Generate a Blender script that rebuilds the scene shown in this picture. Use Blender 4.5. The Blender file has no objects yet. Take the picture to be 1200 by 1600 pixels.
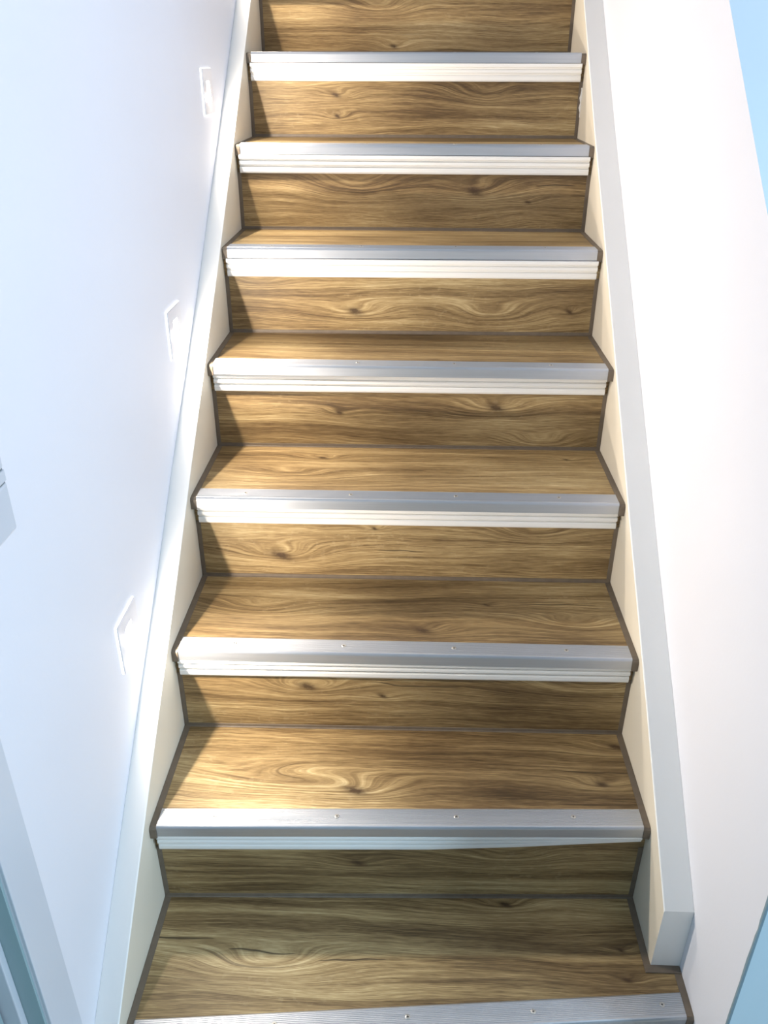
import bpy, math, random
from mathutils import Matrix, Vector

random.seed(7)
scene = bpy.context.scene
COL = scene.collection

# ------------------------------------------------------------------ camera
CAM = Vector((0.4235, -0.7568, 1.3195))
RIGHT = Vector((0.99940296, 0.03443876, 0.00277460))
DOWN = Vector((0.01880131, -0.47471527, -0.87993859))
FWD = Vector((-0.02898685, 0.87946540, -0.47507934))
cam_data = bpy.data.cameras.new('camera')
cam_data.sensor_fit = 'VERTICAL'
cam_data.sensor_height = 36.0
cam_data.lens = 36.0 * 1300.36 / 1600.0
cam_data.clip_start = 0.02
cam = bpy.data.objects.new('camera', cam_data)
COL.objects.link(cam)
m = Matrix.Identity(4)
for i in range(3):
    m[i][0], m[i][1], m[i][2], m[i][3] = RIGHT[i], -DOWN[i], -FWD[i], CAM[i]
cam.matrix_world = m
scene.camera = cam

# ------------------------------------------------------------------ world, lights, exposure
scene.view_settings.view_transform = 'Standard'
scene.view_settings.look = 'None'
scene.view_settings.gamma = 1.0
scene.view_settings.use_curve_mapping = False
scene.view_settings.exposure = 0.72
world = bpy.data.worlds.new('world')
scene.world = world
world.use_nodes = True
bg = world.node_tree.nodes['Background']
bg.inputs[0].default_value = (0.72, 0.86, 1.0, 1)
bg.inputs[1].default_value = 0.1


def area(name, loc, target, sx, sy, power, color):
    d = bpy.data.lights.new(name, 'AREA')
    d.shape = 'RECTANGLE'
    d.size, d.size_y, d.energy, d.color = sx, sy, power, color
    o = bpy.data.objects.new(name, d)
    COL.objects.link(o)
    o.location = loc
    o.rotation_euler = (Vector(target) - Vector(loc)).to_track_quat('-Z', 'Y').to_euler()
    return o


# daylight from the window high in the pale blue wall beyond the parapet, and from the hall behind
area('window_daylight', (1.735, 0.55, 1.95), (0.0, 0.55, 1.65), 1.4, 0.8, 15.0, (0.90, 0.88, 1.0))
area('hall_daylight', (2.735, -1.2, 1.3), (0.0, -1.0, 0.9), 0.6, 1.2, 92.0, (0.58, 0.80, 1.0))
LAMP_EMIT = 3100.0

# ------------------------------------------------------------------ constants (metres)
RISE, RUN, W = 0.19147, 0.22932, 0.84
XL = -0.040            # left wall plane
XR = 0.888             # right wall plane
SLOPE = RISE / RUN
TOP = 10               # the last tread is the landing
#        front edge of each nosing at its left and right end, and the riser under it
NOSE = {0: (-0.0445, 0.0280), 1: (0.2034, 0.2323), 2: (0.4342, 0.4377), 3: (0.6640, 0.6690), 4: (0.8979, 0.8965), 5: (1.1270, 1.1350)}
RISER = {0: (-0.0290, 0.0430), 1: (0.2190, 0.2462), 2: (0.4494, 0.4583), 3: (0.6858, 0.6917), 4: (0.9176, 0.9254), 5: (1.1370, 1.1430), 6: (1.3690, 1.3680), 7: (1.5980, 1.6000)}
for k in range(TOP + 1):
    NOSE.setdefault(k, (k * RUN - 0.0160, k * RUN - 0.0160))
    RISER.setdefault(k, (k * RUN, k * RUN))
RISER[TOP + 1] = (3.9, 3.9)


# ------------------------------------------------------------------ node helpers
class G:
    """tiny expression builder on a node tree"""
    def __init__(self, mat):
        self.t = mat.node_tree
        self.n = self.t.nodes
        self.l = self.t.links

    def put(self, sock, v):
        if isinstance(v, (int, float)):
            sock.default_value = v
        elif isinstance(v, tuple):
            sock.default_value = v
        else:
            self.l.new(v, sock)

    def m(self, op, a, b=0.0, c=None, clamp=False):
        nd = self.n.new('ShaderNodeMath')
        nd.operation = op
        nd.use_clamp = clamp
        self.put(nd.inputs[0], a)
        self.put(nd.inputs[1], b)
        if c is not None:
            self.put(nd.inputs[2], c)
        return nd.outputs[0]

    def add(self, *a):
        r = a[0]
        for b in a[1:]:
            r = self.m('ADD', r, b)
        return r

    def mul(self, a, b):
        return self.m('MULTIPLY', a, b)

    def sub(self, a, b):
        return self.m('SUBTRACT', a, b)

    def sq(self, a):
        return self.m('MULTIPLY', a, a)

    def gauss(self, a):                      # exp(-a)
        return self.m('POWER', 0.36788, a)

    def vec(self, x, y, z):
        nd = self.n.new('ShaderNodeCombineXYZ')
        for s, v in zip(nd.inputs, (x, y, z)):
            self.put(s, v)
        return nd.outputs[0]

    def sep(self, v):
        nd = self.n.new('ShaderNodeSeparateXYZ')
        self.l.new(v, nd.inputs[0])
        return nd.outputs

    def noise(self, vec, scale=1.0, detail=2.0, rough=0.5):
        nd = self.n.new('ShaderNodeTexNoise')
        self.l.new(vec, nd.inputs['Vector'])
        nd.inputs['Scale'].default_value = scale
        nd.inputs['Detail'].default_value = detail
        nd.inputs['Roughness'].default_value = rough
        return nd.outputs[0]

    def ramp(self, fac, stops):
        nd = self.n.new('ShaderNodeValToRGB')
        e = nd.color_ramp.elements
        while len(e) < len(stops):
            e.new(0.5)
        for q, (p, c) in zip(e, stops):
            q.position = p
            q.color = (c[0], c[1], c[2], 1)
        self.put(nd.inputs[0], fac)
        return nd.outputs[0]

    def mix(self, fac, a, b):
        nd = self.n.new('ShaderNodeMix')
        nd.data_type = 'RGBA'
        self.put(nd.inputs[0], fac)
        self.put(nd.inputs[6], a)
        self.put(nd.inputs[7], b)
        return nd.outputs[2]

    def smooth(self, a, lo, hi):
        nd = self.n.new('ShaderNodeMapRange')
        nd.interpolation_type = 'SMOOTHSTEP'
        self.put(nd.inputs[0], a)
        nd.inputs[1].default_value = lo
        nd.inputs[2].default_value = hi
        return nd.outputs[0]

    def attr(self, name):
        nd = self.n.new('ShaderNodeAttribute')
        nd.attribute_type = 'OBJECT'
        nd.attribute_name = name
        return nd.outputs['Vector']

    def bump(self, h, strength, dist):
        nd = self.n.new('ShaderNodeBump')
        nd.inputs['Strength'].default_value = strength
        nd.inputs['Distance'].default_value = dist
        self.l.new(h, nd.inputs['Height'])
        return nd.outputs[0]

    def coord(self):
        return self.n.new('ShaderNodeTexCoord').outputs['Object']


def new_mat(name):
    mt = bpy.data.materials.new(name)
    mt.use_nodes = True
    return mt, G(mt), mt.node_tree.nodes['Principled BSDF']


def lin(r, g, b):
    f = lambda c: (c / 255 / 12.92) if c / 255 <= 0.04045 else ((c / 255 + 0.055) / 1.055) ** 2.4
    return (f(r), f(g), f(b), 1.0)


def paint(name, rgb, rough=0.55, bump=0.06, var=0.03):
    mt, g, b = new_mat(name)
    co = g.coord()
    n = g.noise(co, 3.0, 3.0)
    dark = tuple(c * (1 - var) for c in rgb[:3]) + (1,)
    light = tuple(min(1, c * (1 + var)) for c in rgb[:3]) + (1,)
    g.put(b.inputs['Base Color'], g.mix(n, dark, light))
    b.inputs['Roughness'].default_value = rough
    if bump:
        g.put(b.inputs['Normal'], g.bump(g.noise(co, 160.0, 3.0), bump, 0.002))
    return mt


def make_wood():
    mt, g, b = new_mat('oak_plank')
    x, y, z = g.sep(g.coord())[:3]
    info = g.n.new('ShaderNodeObjectInfo')
    seed = g.mul(info.outputs['Random'], 60.0)
    v = g.add(y, z)
    low = g.sub(g.noise(g.vec(g.mul(x, 1.6), g.mul(v, 7.0), seed), 1.0, 2.0), 0.5)
    wob = g.sub(g.noise(g.vec(g.mul(x, 9.0), g.mul(v, 16.0), seed), 1.0, 2.0), 0.5)
    phi = g.add(v, g.mul(low, 0.07), g.mul(wob, 0.009))
    dark = 0.0
    eye = 0.0
    for nm in ('knot_a', 'knot_b', 'knot_c', 'knot_d'):
        kx, kv, ka = g.sep(g.attr(nm))[:3]
        size = g.m('ABSOLUTE', ka)
        size = g.m('MAXIMUM', size, 0.0001)
        dx = g.sub(x, kx)
        dv = g.add(g.sub(v, kv), g.mul(wob, 0.012))
        e = g.gauss(g.add(g.sq(g.m('DIVIDE', dx, g.mul(size, 4.2))), g.sq(g.m('DIVIDE', dv, g.mul(size, 1.15)))))
        phi = g.add(phi, g.mul(g.mul(size, 1.25), e))
        c = g.gauss(g.add(g.sq(g.m('DIVIDE', dx, g.mul(size, 0.85))), g.sq(g.m('DIVIDE', g.add(dv, g.mul(dx, 0.22)), g.mul(size, 0.40)))))
        dark = g.add(dark, g.mul(c, g.m('GREATER_THAN', ka, 0.0)))
        eye = g.add(eye, g.mul(e, g.m('GREATER_THAN', size, 0.001)))
    bands = g.noise(g.vec(g.mul(x, 0.9), g.mul(phi, 30.0), seed), 1.0, 2.0)
    grain = g.noise(g.vec(g.mul(x, 2.2), g.mul(phi, 120.0), seed), 1.0, 3.0, 0.6)
    fine = g.noise(g.vec(g.mul(x, 14.0), g.mul(phi, 520.0), seed), 1.0, 2.0, 0.6)
    patch = g.noise(g.vec(g.mul(x, 3.0), g.mul(v, 5.0), g.add(seed, 9.0)), 1.0, 1.0)
    ring = g.m('SINE', g.mul(phi, 620.0))
    ring = g.mul(g.mul(ring, g.m('MINIMUM', eye, 1.0)), 0.055)
    fibre = g.noise(g.vec(g.mul(x, 45.0), g.mul(v, 1400.0), seed), 1.0, 2.0, 0.6)
    tone = g.add(g.mul(bands, 0.48), g.mul(grain, 0.36), g.mul(fine, 0.44), g.mul(patch, 0.44), g.mul(fibre, 0.36), ring)
    tone = g.add(g.mul(g.sub(tone, 1.045), 1.5), 0.485)
    col = g.ramp(tone, [(0.12, (0.068, 0.041, 0.018)), (0.32, (0.160, 0.100, 0.043)), (0.50, (0.28, 0.187, 0.083)),
                        (0.68, (0.43, 0.307, 0.146)), (0.90, (0.65, 0.515, 0.285))])
    # dark streaks that come and go along the grain
    st = g.noise(g.vec(g.mul(x, 3.5), g.mul(phi, 190.0), g.add(seed, 4.0)), 1.0, 2.0)
    col = g.mix(g.mul(g.smooth(st, 0.66, 0.74), 0.6), col, (0.08, 0.046, 0.022, 1))
    # short pale flecks lying across the grain
    fl = g.noise(g.vec(g.mul(x, 70.0), g.mul(v, 85.0), g.add(seed, 21.0)), 1.0, 2.0)
    fl = g.mul(g.smooth(fl, 0.58, 0.70), g.smooth(patch, 0.48, 0.66))
    col = g.mix(g.mul(fl, 0.14), col, (0.60, 0.47, 0.27, 1))
    # knots with a broken dark heart
    kn = g.mul(g.m('MINIMUM', dark, 1.0), g.add(0.55, g.noise(g.vec(g.mul(x, 150.0), g.mul(v, 240.0), seed), 1.0, 2.0)))
    col = g.mix(g.m('MINIMUM', g.mul(kn, 0.95), 0.92), col, (0.055, 0.030, 0.015, 1))
    # open cracks
    for nm in ('crack_a', 'crack_b', 'crack_c'):
        cx, cv, cl = g.sep(g.attr(nm))[:3]
        half = g.m('MAXIMUM', cl, 0.0001)
        u = g.m('DIVIDE', g.sub(x, cx), half)
        dv = g.add(g.sub(v, cv), g.mul(wob, 0.02), g.mul(g.mul(low, 0.05), 1.0))
        taper = g.m('MAXIMUM', g.sub(1.0, g.sq(u)), 0.0)
        thick = g.add(0.0003, g.mul(taper, 0.0013))
        c = g.mul(g.gauss(g.sq(g.m('DIVIDE', dv, thick))), g.smooth(taper, 0.0, 0.25))
        col = g.mix(g.mul(c, 0.9), col, (0.035, 0.022, 0.013, 1))
    g.put(b.inputs['Base Color'], col)
    g.put(b.inputs['Roughness'], g.add(0.42, g.mul(fine, 0.2)))
    b.inputs['Specular IOR Level'].default_value = 0.35
    g.put(b.inputs['Normal'], g.bump(g.add(g.mul(fine, 0.6), grain), 0.16, 0.0015))
    return mt


def make_metal():
    mt, g, b = new_mat('satin_aluminium')
    x, y, z = g.sep(g.coord())[:3]
    n = g.noise(g.vec(g.mul(x, 4.0), g.mul(y, 300.0), g.mul(z, 300.0)), 1.0, 2.0)
    g.put(b.inputs['Base Color'], g.mix(n, (0.50, 0.51, 0.54, 1), (0.60, 0.61, 0.63, 1)))
    b.inputs['Metallic'].default_value = 0.85
    g.put(b.inputs['Roughness'], g.add(0.36, g.mul(n, 0.12)))
    return mt


def plain(name, rgb, rough=0.6, metallic=0.0, var=0.12, scale=40.0):
    mt, g, b = new_mat(name)
    n = g.noise(g.coord(), scale, 3.0)
    g.put(b.inputs['Base Color'], g.mix(n, tuple(c * (1 - var) for c in rgb) + (1,), tuple(min(1, c * (1 + var)) for c in rgb) + (1,)))
    b.inputs['Roughness'].default_value = rough
    b.inputs['Metallic'].default_value = metallic
    return mt


def emit(name, rgb, strength):
    mt, g, b = new_mat(name)
    b.inputs['Base Color'].default_value = (0.9, 0.9, 0.88, 1)
    b.inputs['Emission Color'].default_value = rgb
    b.inputs['Emission Strength'].default_value = strength
    return mt


WOOD = make_wood()
METAL = make_metal()
WHITE_WALL = paint('white_wall_paint', (0.67, 0.67, 0.71, 1), 0.6)
WHITE_GLOSS = paint('white_woodwork_paint', (0.83, 0.81, 0.77, 1), 0.38, 0.04)
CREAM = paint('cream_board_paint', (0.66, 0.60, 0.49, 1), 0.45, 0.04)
CASING = paint('casing_paint', (0.53, 0.55, 0.59, 1), 0.4, 0.03)
BLUE_WALL = paint('pale_blue_wall_paint', (0.50, 0.63, 0.69, 1), 0.6)
DOOR_PAINT = paint('door_paint', (0.27, 0.37, 0.385, 1), 0.4, 0.03)
CEILING = paint('ceiling_paint', (0.82, 0.83, 0.84, 1), 0.8)
JOINT = plain('brown_sealant', (0.15, 0.115, 0.082), 0.55, 0.0, 0.25, 60.0)
FILLER = plain('white_filler', (0.82, 0.80, 0.76), 0.7)
SCREW = plain('zinc_screw', (0.62, 0.60, 0.56), 0.32, 0.9)
SLOT = plain('screw_recess', (0.03, 0.028, 0.025), 0.7)
PLATE = plain('lamp_plate', (0.62, 0.61, 0.64), 0.35, 0.0, 0.02)
PLASTIC = plain('white_plastic', (0.50, 0.52, 0.56), 0.4, 0.0, 0.02)
SEAM = plain('seam_shadow', (0.16, 0.18, 0.19), 0.7)
LENS = emit('lamp_lens', (1.0, 0.89, 0.76, 1), LAMP_EMIT)
DIFFUSER = emit('lamp_diffuser', (1.0, 0.93, 0.85, 1), 14.0)
RIM = emit('lamp_rim', (1.0, 0.90, 0.78, 1), 1.6)
HALL_FLOOR = plain('hall_floor_vinyl', (0.36, 0.30, 0.23), 0.5, 0.0, 0.15, 8.0)


# ------------------------------------------------------------------ geometry helpers
def mesh(name, verts, faces, mat, parent=None, mats=None, idx=None, smooth=False):
    me = bpy.data.meshes.new(name)
    me.from_pydata([tuple(v) for v in verts], [], faces)
    import bmesh
    bm = bmesh.new()
    bm.from_mesh(me)
    if idx is None:
        bmesh.ops.remove_doubles(bm, verts=bm.verts, dist=1e-6)
    bmesh.ops.recalc_face_normals(bm, faces=bm.faces)
    bm.to_mesh(me)
    bm.free()
    for q in (mats or [mat]):
        me.materials.append(q)
    if idx:
        for p, i in zip(me.polygons, idx):
            p.material_index = i
    if smooth:
        for p in me.polygons:
            p.use_smooth = True
    o = bpy.data.objects.new(name, me)
    COL.objects.link(o)
    if parent:
        o.parent = parent
    return o


def empty(name, loc=(0, 0, 0)):
    o = bpy.data.objects.new(name, None)
    o.empty_display_size = 0.05
    COL.objects.link(o)
    o.location = loc
    return o


def tag(o, label=None, cat=None, group=None, kind=None):
    for k, v in (('label', label), ('category', cat), ('group', group), ('kind', kind)):
        if v:
            o[k] = v
    return o


def boxdata(x0, x1, y0, y1, z0, z1):
    v = [(x0, y0, z0), (x1, y0, z0), (x1, y1, z0), (x0, y1, z0), (x0, y0, z1), (x1, y0, z1), (x1, y1, z1), (x0, y1, z1)]
    f = [(0, 3, 2, 1), (4, 5, 6, 7), (0, 1, 5, 4), (1, 2, 6, 5), (2, 3, 7, 6), (3, 0, 4, 7)]
    return v, f


def box(name, x0, x1, y0, y1, z0, z1, mat, parent=None, bevel=0.0):
    v, f = boxdata(x0, x1, y0, y1, z0, z1)
    o = mesh(name, v, f, mat, parent)
    if bevel:
        md = o.modifiers.new('bevel', 'BEVEL')
        md.width = bevel
        md.segments = 2
    return o


def sweep_x(name, stations, mat, parent=None, mats=None, matfn=None):
    """stations: list of (x, [(y, z) ...]) cross-sections joined along x, ends capped"""
    n = len(stations[0][1])
    v = [(x, y, z) for x, pr in stations for (y, z) in pr]
    f = []
    for s in range(len(stations) - 1):
        a, b2 = s * n, (s + 1) * n
        for i in range(n):
            j = (i + 1) % n
            f.append((a + i, a + j, b2 + j, b2 + i))
    f.append(tuple(range(n)))
    f.append(tuple(range((len(stations) - 1) * n, len(stations) * n)))
    return mesh(name, v, f, mat, parent)


def lerp(a, b, t):
    return a + (b - a) * t


def at_x(pair, x):
    return lerp(pair[0], pair[1], x / W)


# ------------------------------------------------------------------ the setting
def prism_x(name, poly, x0, x1, mat, parent=None, mats=None):
    return sweep_x(name, [(x0, poly), (x1, poly)], mat, parent)


Z0, Z1 = -RISE, 4.25
YB, YF = -5.0, 4.6
DOOR_Y0, DOOR_Y1, DOOR_TOP = -0.99, -0.124, 1.86
# left wall with the doorway cut out of it
wl = prism_x('wall_left', [(DOOR_Y1, Z0), (YF, Z0), (YF, Z1), (YB, Z1), (YB, Z0), (DOOR_Y0, Z0), (DOOR_Y0, DOOR_TOP), (DOOR_Y1, DOOR_TOP)],
             XL - 0.12, XL, WHITE_WALL)
tag(wl, 'smooth white wall along the left of the stairs', kind='structure')
# right parapet: white towards the stairs, blue end, top and back
PE = -0.049
def pz(y):
    return 0.805 + SLOPE * y
prof = [(PE, Z0), (YF, Z0), (YF, pz(2.4)), (2.4, pz(2.4)), (PE, pz(PE))]
n = len(prof)
v = [(XR, yy, zz) for (yy, zz) in prof] + [(1.02, yy, zz) for (yy, zz) in prof]
f = [tuple(range(n)), tuple(range(2 * n - 1, n - 1, -1))] + [(i, (i + 1) % n, n + (i + 1) % n, n + i) for i in range(n)]
wr = mesh('wall_right', v, f, None, None, mats=[WHITE_WALL, BLUE_WALL], idx=[0] + [1] * (n + 1))
tag(wr, 'white sloping parapet wall on the right with a blue painted end', kind='structure')
# raised corner bead where the white paint meets the blue at the end of the parapet
vb, fb = [], []
zz = Z0
pts = []
while zz < pz(PE) - 0.01:
    pts.append(zz)
    zz += random.uniform(0.012, 0.035)
pts.append(pz(PE))
for q, zz in enumerate(pts):
    w = 0.0026 + random.uniform(-0.0012, 0.0012)
    vb += [(XR - 0.0012, PE + w, zz), (XR - 0.0012, PE - 0.0012, zz), (XR + 0.002, PE - 0.0012, zz), (XR + 0.002, PE + w, zz)]
for q in range(len(pts) - 1):
    a = q * 4
    for i in range(4):
        j = (i + 1) % 4
        fb.append((a + i, a + j, a + 4 + j, a + 4 + i))
bead = mesh('corner_bead', vb, fb, plain('bead_grey', (0.17, 0.25, 0.29), 0.6), wr)
# rest of the hall
tag(box('wall_outer', 1.75, 1.87, 0.0, YF, Z0, Z1, BLUE_WALL), 'pale blue wall beyond the parapet', kind='structure')
tag(box('wall_back', XL - 0.12, 1.87, YF, YF + 0.12, Z0, Z1, WHITE_WALL), 'white wall at the head of the stairs', kind='structure')
tag(box('wall_hall', 2.75, 2.87, YB, 0.12, Z0, Z1, BLUE_WALL), 'pale blue wall on the right of the hall', kind='structure')
tag(box('wall_return', 1.87, 2.75, 0.0, 0.12, Z0, Z1, BLUE_WALL), 'pale blue wall closing the hall beside the stairs', kind='structure')
tag(box('wall_front', XL - 0.12, 2.87, YB - 0.12, YB, Z0, Z1, BLUE_WALL), 'pale blue wall at the foot of the stairs', kind='structure')
tag(box('floor', XL - 0.6, 2.87, YB - 0.12, YF, Z0 - 0.1, Z0, HALL_FLOOR), 'hall floor below the bottom step', kind='structure')
tag(box('ceiling', XL - 0.12, 2.87, YB - 0.12, YF + 0.12, Z1, Z1 + 0.1, CEILING), 'white ceiling above the stairs', kind='structure')

# frames of the two windows that let the daylight in
for nm, xw, yc, zc, wy, hz in (('window_1', 1.75, 0.55, 1.95, 1.4, 0.8), ('window_2', 2.75, -1.2, 1.3, 0.6, 1.2)):
    we = empty(nm, (xw, yc, zc))
    tag(we, 'white framed window in the pale blue wall', kind='structure')
    for (y0, y1, z0, z1) in ((-wy / 2 - 0.06, -wy / 2, -hz / 2 - 0.06, hz / 2 + 0.06), (wy / 2, wy / 2 + 0.06, -hz / 2 - 0.06, hz / 2 + 0.06),
                             (-wy / 2, wy / 2, -hz / 2 - 0.06, -hz / 2), (-wy / 2, wy / 2, hz / 2, hz / 2 + 0.06)):
        fo = box('window_frame', -0.03, 0.001, y0, y1, z0, z1, WHITE_GLOSS)
        fo.parent = we

# doorway in the left wall: casing, jamb, stop and leaf
tr = empty('trim_1', (XL, DOOR_Y1, Z0))
tag(tr, 'white door casing at the lower left', kind='structure')
def local(o, parent):
    o.parent = parent
    o.matrix_parent_inverse = parent.matrix_world.inverted() if False else Matrix.Translation(-Vector(parent.location))
    return o
for (y0, y1) in ((DOOR_Y1, DOOR_Y1 + 0.064), (DOOR_Y0 - 0.064, DOOR_Y0)):
    local(box('casing_board', XL - 0.001, XL + 0.004, y0, y1, Z0, DOOR_TOP + 0.064, CASING, None, 0.001), tr)
local(box('casing_head', XL - 0.001, XL + 0.004, DOOR_Y0, DOOR_Y1, DOOR_TOP, DOOR_TOP + 0.064, CASING, None, 0.002), tr)
dr = empty('door_1', (XL - 0.08, DOOR_Y1, Z0))
tag(dr, 'pale turquoise door set back in the left wall', kind='structure')
local(box('jamb', XL - 0.12, XL - 0.002, DOOR_Y1 - 0.004, DOOR_Y1 + 0.001, Z0, DOOR_TOP, DOOR_PAINT), dr)
local(box('door_stop', XL - 0.060, XL - 0.024, DOOR_Y1 - 0.016, DOOR_Y1 - 0.004, Z0, DOOR_TOP, CASING, None, 0.0015), dr)
local(box('door_leaf', XL - 0.085, XL - 0.045, DOOR_Y0 + 0.004, DOOR_Y1 - 0.018, Z0 + 0.006, DOOR_TOP - 0.004, DOOR_PAINT, None, 0.002), dr)

# ------------------------------------------------------------------ the staircase
stairs = empty('staircase')
tag(stairs, 'wood-look staircase with aluminium nosings and white side boards', 'staircase')

KNOTS = {  # board: (x, y + z, size; below zero = pale eye without a dark heart)
    'r8': [(0.36, 3.194, 0.012), (0.317, 3.283, -0.022)],
    'r7': [(0.220, 2.845, 0.014), (0.223, 2.798, 0.010), (0.60, 2.85, -0.02)],
    'r6': [(0.566, 2.419, 0.024), (0.697, 2.394, 0.009), (0.29, 2.427, -0.03)],
    'r5': [(0.293, 1.954, 0.020), (0.608, 1.955, -0.026), (0.782, 1.961, 0.010), (0.07, 2.026, -0.018)],
    'r4': [(0.607, 1.592, 0.022), (0.271, 1.576, 0.011), (0.716, 1.516, -0.02)],
    'r3': [(0.167, 1.122, 0.026), (0.357, 1.188, 0.008), (0.682, 1.183, -0.022)],
    'r2': [(0.241, 0.746, 0.022), (0.382, 0.727, 0.010), (0.774, 0.763, -0.030)],
    'r1': [(0.348, 0.315, 0.016), (0.614, 0.343, -0.02)],
    't0': [(0.19, 0.098, -0.026), (0.61, 0.223, 0.014), (0.796, 0.089, 0.010), (0.797, 0.143, 0.008)],
    't1': [(0.34, 0.489, 0.026), (0.16, 0.500, -0.034), (0.823, 0.612, 0.020), (0.777, 0.520, 0.014)],
    't2': [(0.13, 0.956, -0.032), (0.454, 0.896, 0.020), (0.581, 0.984, 0.008), (0.751, 0.930, -0.024)],
    't3': [(0.239, 1.437, 0.014), (0.182, 1.350, -0.026), (0.759, 1.448, 0.009)],
}
CRACKS = {
    't0': [(0.050, 0.134, 0.06), (0.190, 0.118, 0.06), (0.345, 0.108, 0.06)],
    't1': [(0.770, 0.547, 0.07)],
    't2': [(0.72, 0.985, 0.08)],
    'r3': [(0.409, 1.137, 0.05)],
    'r2': [(0.444, 0.759, 0.09)],
    'r6': [(0.76, 2.43, 0.05)],
}


def dress(o, key):
    for nm, kv in zip(('knot_a', 'knot_b', 'knot_c', 'knot_d'), KNOTS.get(key, [])):
        o[nm] = [float(q) for q in kv]
    for nm, kv in zip(('crack_a', 'crack_b', 'crack_c'), CRACKS.get(key, [])):
        o[nm] = [float(q) for q in kv]
    return o


def joint_strip(name, parent, path, side, width, thick):
    """flat strip along a (y, z) path against a side board; path normal is away from the wood"""
    x0, x1 = side
    pts = [Vector((0, p[0], p[1])) for p in path]
    v, f = [], []
    for i, p in enumerate(pts):
        a = pts[max(i - 1, 0)]
        b2 = pts[min(i + 1, len(pts) - 1)]
        t = (b2 - a).normalized()
        nrm = Vector((0, -t.z, t.y))
        hi = p + nrm * thick
        lo = p - nrm * 0.0008
        v += [(x0, lo.y, lo.z), (x1, lo.y, lo.z), (x1, hi.y, hi.z), (x0, hi.y, hi.z)]
    for i in range(len(pts) - 1):
        a = i * 4
        for q in range(4):
            w = (q + 1) % 4
            f.append((a + q, a + w, a + 4 + w, a + 4 + q))
    f.append((0, 1, 2, 3))
    e = (len(pts) - 1) * 4
    f.append((e, e + 1, e + 2, e + 3))
    return mesh(name, v, f, JOINT, parent)


# one screw, shared by every copy
def screw_mesh():
    v, f, idx = [], [], []
    N = 12
    for r, zz in ((0.0043, 0.0), (0.0042, 0.0006), (0.0030, 0.0010)):
        for i in range(N):
            a = 2 * math.pi * i / N
            v.append((r * math.cos(a), r * math.sin(a), zz))
    for s in range(2):
        for i in range(N):
            j = (i + 1) % N
            f.append((s * N + i, s * N + j, (s + 1) * N + j, (s + 1) * N + i))
            idx.append(0)
    f.append(tuple(range(2 * N, 3 * N)))
    idx.append(0)
    for (hx, hy) in ((0.0017, 0.0005), (0.0005, 0.0017)):
        b0 = len(v)
        bv, bf = boxdata(-hx, hx, -hy, hy, 0.0009, 0.00115)
        v += bv
        f += [tuple(b0 + q for q in face) for face in bf]
        idx += [1] * 6
    me = bpy.data.meshes.new('screw')
    me.from_pydata(v, [], f)
    me.materials.append(SCREW)
    me.materials.append(SLOT)
    for p, i in zip(me.polygons, idx):
        p.material_index = i
    return me


SCREW_ME = screw_mesh()

# ribbed nosing section, (behind the front edge, above the tread)
NOS = [(0.0025, -0.0205), (0.0, -0.0205), (0.0, -0.0030), (0.0006, -0.0006), (0.0020, 0.0016), (0.0040, 0.0024), (0.0062, 0.0022)]
yy = 0.0070
while yy < 0.0385:
    NOS += [(yy, 0.0014), (yy + 0.0009, 0.0014), (yy + 0.0013, 0.0022), (yy + 0.0025, 0.0022)]
    yy += 0.0029
NOS += [(0.0405, 0.0016), (0.0420, 0.0002), (0.0420, -0.0004), (0.0025, -0.0004)]
# moulding under the nosing, (before the riser, below the tread top)
MOULD = [(0.0, -0.0215), (-0.0130, -0.0215), (-0.0142, -0.0228), (-0.0146, -0.0260), (-0.0142, -0.0292), (-0.0128, -0.0306), (-0.0080, -0.0312), (-0.0076, -0.0345),
         (-0.0108, -0.0352), (-0.0118, -0.0372), (-0.0118, -0.0415), (-0.0106, -0.0436), (-0.0056, -0.0442), (-0.0052, -0.0478), (-0.0080, -0.0486), (-0.0090, -0.0510),
         (-0.0086, -0.0580), (-0.0070, -0.0616), (-0.0050, -0.0620), (0.0, -0.0620)]
SCREW_X = [0.108, 0.312, 0.515, 0.717]

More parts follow.
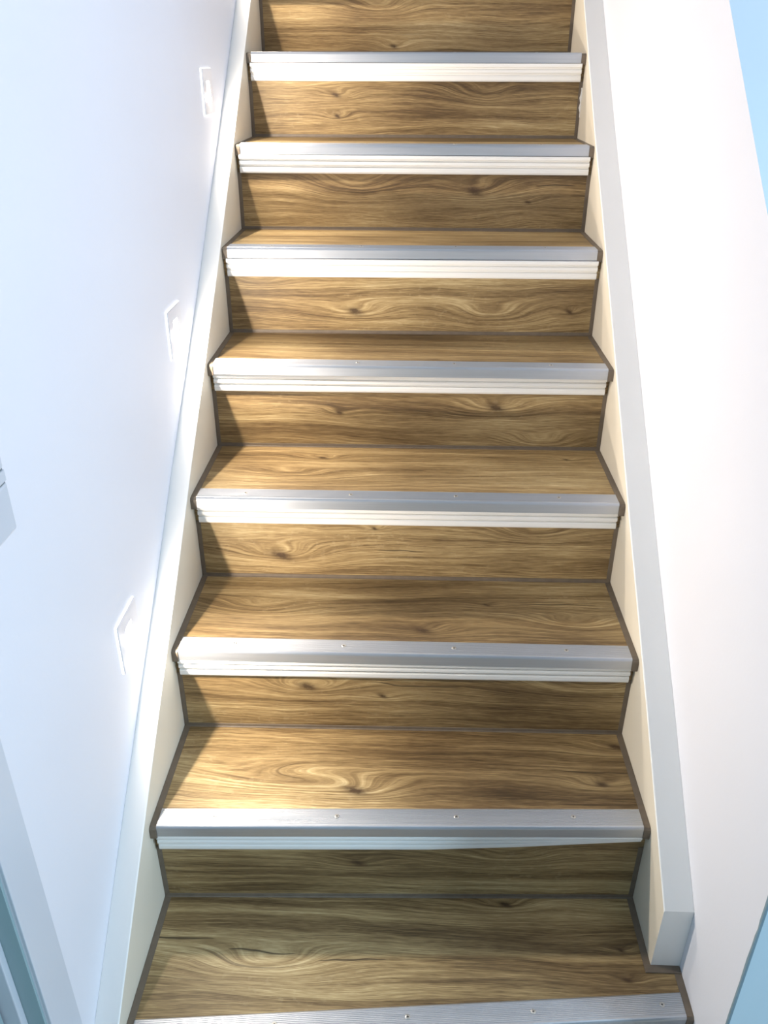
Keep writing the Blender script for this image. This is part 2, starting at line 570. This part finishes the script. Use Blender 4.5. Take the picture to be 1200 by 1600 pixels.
for k in range(TOP + 1):
    z = k * RISE
    nl, nr = NOSE[k]
    rl, rr = RISER[k]
    bl, br = RISER[k + 1]
    right = XR - 0.0003 if k == 0 else W
    # tread
    stn = []
    for x in (0.0, right):
        fr = at_x((nl, nr), x) + 0.0026
        bk = at_x((bl, br), x) + 0.004
        if k == 0 and x > W:
            bk = at_x((bl, br), W)
        stn.append((x, [(fr, z - 0.0205), (bk, z - 0.0205), (bk, z), (fr, z)]))
    tread = dress(sweep_x('tread', stn, WOOD, stairs), 't%d' % k)
    # riser
    stn = []
    for x in (0.0, right):
        yy = at_x((rl, rr), x)
        stn.append((x, [(yy, z - RISE), (yy + 0.012, z - RISE), (yy + 0.012, z - 0.0206), (yy, z - 0.0206)]))
    riser = dress(sweep_x('riser', stn, WOOD, stairs), 'r%d' % k)
    # aluminium nosing strip
    xn0, xn1 = 0.0115, (W - 0.0115 if k else XR - 0.012)
    stn = [(x, [(at_x((nl, nr), x) + a, z + b2) for (a, b2) in NOS]) for x in (xn0, xn1)]
    nos = sweep_x('nosing_strip', stn, METAL, stairs)
    for x in SCREW_X if k else [0.03, 0.232, 0.4347, 0.6386, 0.842]:
        xx = x + random.uniform(-0.004, 0.004)
        s = bpy.data.objects.new('screw', SCREW_ME)
        COL.objects.link(s)
        s.parent = nos
        s.location = (xx, at_x((nl, nr), xx) + 0.0225 + random.uniform(-0.001, 0.001), z + 0.0019)
        s.rotation_euler = (0, 0, random.uniform(0, 1.5))
    # white ribbed moulding under the nosing
    if k == 1:
        sta = [(0.008, 1.0), (0.25, 1.0), (0.47, 0.98), (0.62, 0.80), (W - 0.010, 0.42)]
    else:
        sta = [(0.008, 1.0), (W - 0.008 if k else XR - 0.012, 1.0)]
    stn = []
    for x, sc in sta:
        yy = at_x((rl, rr), x)
        stn.append((x, [(yy + a, z - 0.0215 + (b2 + 0.0215) * sc) for (a, b2) in MOULD]))
    sweep_x('moulding', stn, WHITE_GLOSS, stairs)
    # brown sealant along both ends of the tread, round the nosing ends, up the riser and in the corner
    for side, nm in (((0.0, 0.0112), 0), ((W - 0.0112, W), W)):
        fr = at_x((nl, nr), nm) - 0.0012
        bk = at_x((bl, br), nm)
        if k == TOP:
            bk = fr + 0.6
        if k == 0 and nm:
            # the right joint of the bottom tread steps round the foot of the side board
            joint_strip('side_joint', tread, [(bk, z), (0.108, z)], side, 0, 0.0024)
            box('side_joint', W - 0.0112, XR - 0.001, 0.104, 0.118, z - 0.0005, z + 0.0026, JOINT, tread, 0.001)
            fr = at_x((nl, nr), XR) - 0.0012
            side = (XR - 0.0120, XR - 0.0002)
            bk = 0.106
        joint_strip('side_joint', tread, [(bk, z), (fr + 0.012, z), (fr + 0.004, z - 0.0006), (fr + 0.0005, z - 0.0035), (fr, z - 0.008), (fr + 0.0003, z - 0.0235)], side, 0, 0.0026)
        rside = (0.0, 0.0085) if nm == 0 else (W - 0.0085, W)
        rfr = at_x((rl, rr), nm)
        joint_strip('side_joint', riser, [(rfr, z - 0.061), (rfr, z - RISE)], rside, 0, 0.0016)
    if k > 0:
        stn = []
        for x in (0.002, W - 0.002):
            yy = at_x((rl, rr), x)
            zb = z - RISE
            stn.append((x, [(yy + 0.001, zb - 0.0005), (yy + 0.001, zb + 0.0075), (yy - 0.0012, zb + 0.0070), (yy - 0.0018, zb + 0.0018), (yy - 0.0035, zb + 0.0010), (yy - 0.0035, zb - 0.0005)]))
        sweep_x('corner_joint', stn, JOINT, riser)
    if k == 7:
        # white filler showing in the gap at the right end of this riser
        v, f = [], []
        zz = z - 0.075
        q = 0
        while zz > z - 0.150:
            w = random.choice([0.001, 0.003, 0.0045, 0.002, 0.005])
            v += [(W - w, rfr - 0.0030, zz), (W + 0.0005, rfr - 0.0030, zz), (W + 0.0005, rfr + 0.001, zz), (W - w, rfr + 0.001, zz)]
            zz -= random.uniform(0.006, 0.012)
            q += 1
        for i in range(q - 1):
            for a in range(4):
                b2 = (a + 1) % 4
                f.append((i * 4 + a, i * 4 + b2, i * 4 + 4 + b2, i * 4 + 4 + a))
        fl = mesh('filler', v, f, FILLER, riser)
        fl['label'] = 'white filler in the gap'

# white side boards (strings)
LOFF = [(-0.20, 0.052), (0.20, 0.050), (0.36, 0.045), (0.52, 0.037), (0.70, 0.029), (0.87, 0.019), (1.06, 0.013), (1.40, 0.012), (1.75, 0.018), (2.55, 0.030)]
ROFF = [(0.117, 0.041), (0.36, 0.043), (0.60, 0.036), (1.10, 0.032), (1.40, 0.026), (1.75, 0.034), (2.55, 0.038)]


def string_board(off, x_in, x_out0, x_out1, fall, end_y=None):
    bot = [(y, y * SLOPE - 0.26) for y, o in off]
    top = [(y, y * SLOPE + o) for y, o in off]
    if end_y is not None:
        bot[0] = (end_y, 0.0006)
        bot.insert(1, (0.28, 0.0006))
    poly = top + bot[::-1]
    nn = len(poly)
    ys = [p[0] for p in poly]
    y0, y1 = min(ys), max(ys)
    vv = [(x_in, a, b2) for a, b2 in poly]
    vv += [(lerp(x_out0, x_out1, (a - y0) / (y1 - y0)), a, b2 - (fall if i < len(top) else 0.0)) for i, (a, b2) in enumerate(poly)]
    ff = [(i, (i + 1) % nn, nn + (i + 1) % nn, nn + i) for i in range(nn)]
    ff += [tuple(range(nn)), tuple(range(nn, 2 * nn))]
    o = mesh('side_board', vv, ff, WHITE_GLOSS, stairs)
    import bmesh
    bm = bmesh.new()
    bm.from_mesh(o.data)
    nt = len(top)
    def arris(e):
        return all(abs(q.co.x - x_in) < 1e-5 and q.co.z > q.co.y * SLOPE - 0.02 for q in e.verts)
    es = [e for e in bm.edges if arris(e)]
    bmesh.ops.bevel(bm, geom=es, offset=0.002, segments=2, affect='EDGES', profile=0.5)
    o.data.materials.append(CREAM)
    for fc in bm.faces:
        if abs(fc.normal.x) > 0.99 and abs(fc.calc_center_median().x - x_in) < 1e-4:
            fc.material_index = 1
    bm.to_mesh(o.data)
    bm.free()
    return o


LOFF2 = [(y, o + (0.009 if y < 0.6 else 0.016)) for y, o in [(-0.30, 0.052)] + LOFF[1:]]
sb = string_board(LOFF2, -0.0003, XL + 0.0003, XL + 0.0003, 0.010)
sb['label'] = 'white painted side board against the left wall'
sb = string_board(ROFF, W + 0.0003, XR - 0.0003, XR - 0.0003, 0.0, end_y=0.117)
sb['label'] = 'white painted side board against the right wall, cut off square at its foot'

# ------------------------------------------------------------------ step lights in the left wall
def step_light(y, z, label):
    t = empty('step_light', (XL, y, z))
    tag(t, label, 'light', 'square step lights in the left wall')
    h = 0.0455
    def bx(name, x0, x1, hy, hz, mat, bevel=0.0, par=t):
        o = box(name, x0, x1, -hy, hy, -hz, hz, mat, None, bevel)
        o.parent = par
        return o
    bx('glow_rim', -0.001, 0.0028, h + 0.0008, h + 0.0008, RIM, 0.0003)
    # face plate as a frame round the lens
    w = 0.0155
    v, f = [], []
    ring_o = [(-h, -h), (h, -h), (h, h), (-h, h)]
    ring_i = [(-w, -0.0215), (w, -0.0215), (w, 0.0215), (-w, 0.0215)]
    for xx, rg in ((0.0028, ring_o), (0.0048, [(a * 0.985, b2 * 0.985) for a, b2 in ring_o]), (0.0048, ring_i), (0.0026, [(a * 0.92, b2 * 0.92) for a, b2 in ring_i])):
        v += [(xx, a, b2) for a, b2 in rg]
    for s in range(3):
        for i in range(4):
            j = (i + 1) % 4
            f.append((s * 4 + i, s * 4 + j, s * 4 + 4 + j, s * 4 + 4 + i))
    mesh('face_plate', v, f, PLATE, t)
    # domed lens
    v, f = [], []
    N = 6
    for i in range(N + 1):
        for j in range(N + 1):
            a, b2 = i / N * 2 - 1, j / N * 2 - 1
            v.append((0.0030 + 0.0012 * (1 - a ** 4) * (1 - b2 ** 4), a * 0.014, b2 * 0.020))
    for i in range(N):
        for j in range(N):
            f.append((i * (N + 1) + j, (i + 1) * (N + 1) + j, (i + 1) * (N + 1) + j + 1, i * (N + 1) + j + 1))
    lens = mesh('lens', v, f, DIFFUSER, t, smooth=True)
    v, f = [], []
    for r, xx in ((1.0, 0.0030), (1.0, 0.0048), (0.8, 0.0052)):
        for i in range(16):
            a = 2 * math.pi * i / 16
            v.append((xx, 0.0100 * r * math.cos(a), 0.0095 * r * math.sin(a) - 0.0105))
    for q in range(2):
        for i in range(16):
            j = (i + 1) % 16
            f.append((q * 16 + i, q * 16 + j, q * 16 + 16 + j, q * 16 + 16 + i))
    f.append(tuple(range(32, 48)))
    mesh('light_source', v, f, LENS, lens)
    return t


step_light(0.350, 0.480, 'lowest of the lit square step lights in the left wall')
step_light(0.826, 0.859, 'middle lit square step light in the left wall')
step_light(1.292, 1.262, 'highest lit square step light in view on the left wall')
step_light(1.755, 1.640, 'lit square step light in the left wall beyond the picture top')

# ------------------------------------------------------------------ white box on the left wall
cb = empty('wall_box', (XL, -0.05, 0.861))
tag(cb, 'white plastic wall box with two seams, at the left edge of the photo', 'wall box')
def bxl(name, x0, x1, y0, y1, z0, z1, mat, bevel=0.0):
    o = box(name, x0 - XL, x1 - XL, y0 + 0.05, y1 + 0.05, z0 - 0.861, z1 - 0.861, mat, None, bevel)
    o.parent = cb
    return o
bxl('back_plate', XL - 0.001, XL + 0.006, -0.054, 0.037, 0.863, 1.074, PLASTIC, 0.001)
bxl('cover', XL + 0.006, -0.012, -0.056, 0.0390, 0.861, 0.9185, PLASTIC, 0.003)
bxl('cover', XL + 0.006, -0.012, -0.056, 0.0392, 0.9203, 0.9334, PLASTIC, 0.001)
bxl('cover', XL + 0.006, -0.012, -0.056, 0.0394, 0.9352, 1.076, PLASTIC, 0.003)
bxl('seam', XL + 0.006, -0.0135, -0.055, 0.0375, 0.918, 0.936, SEAM)
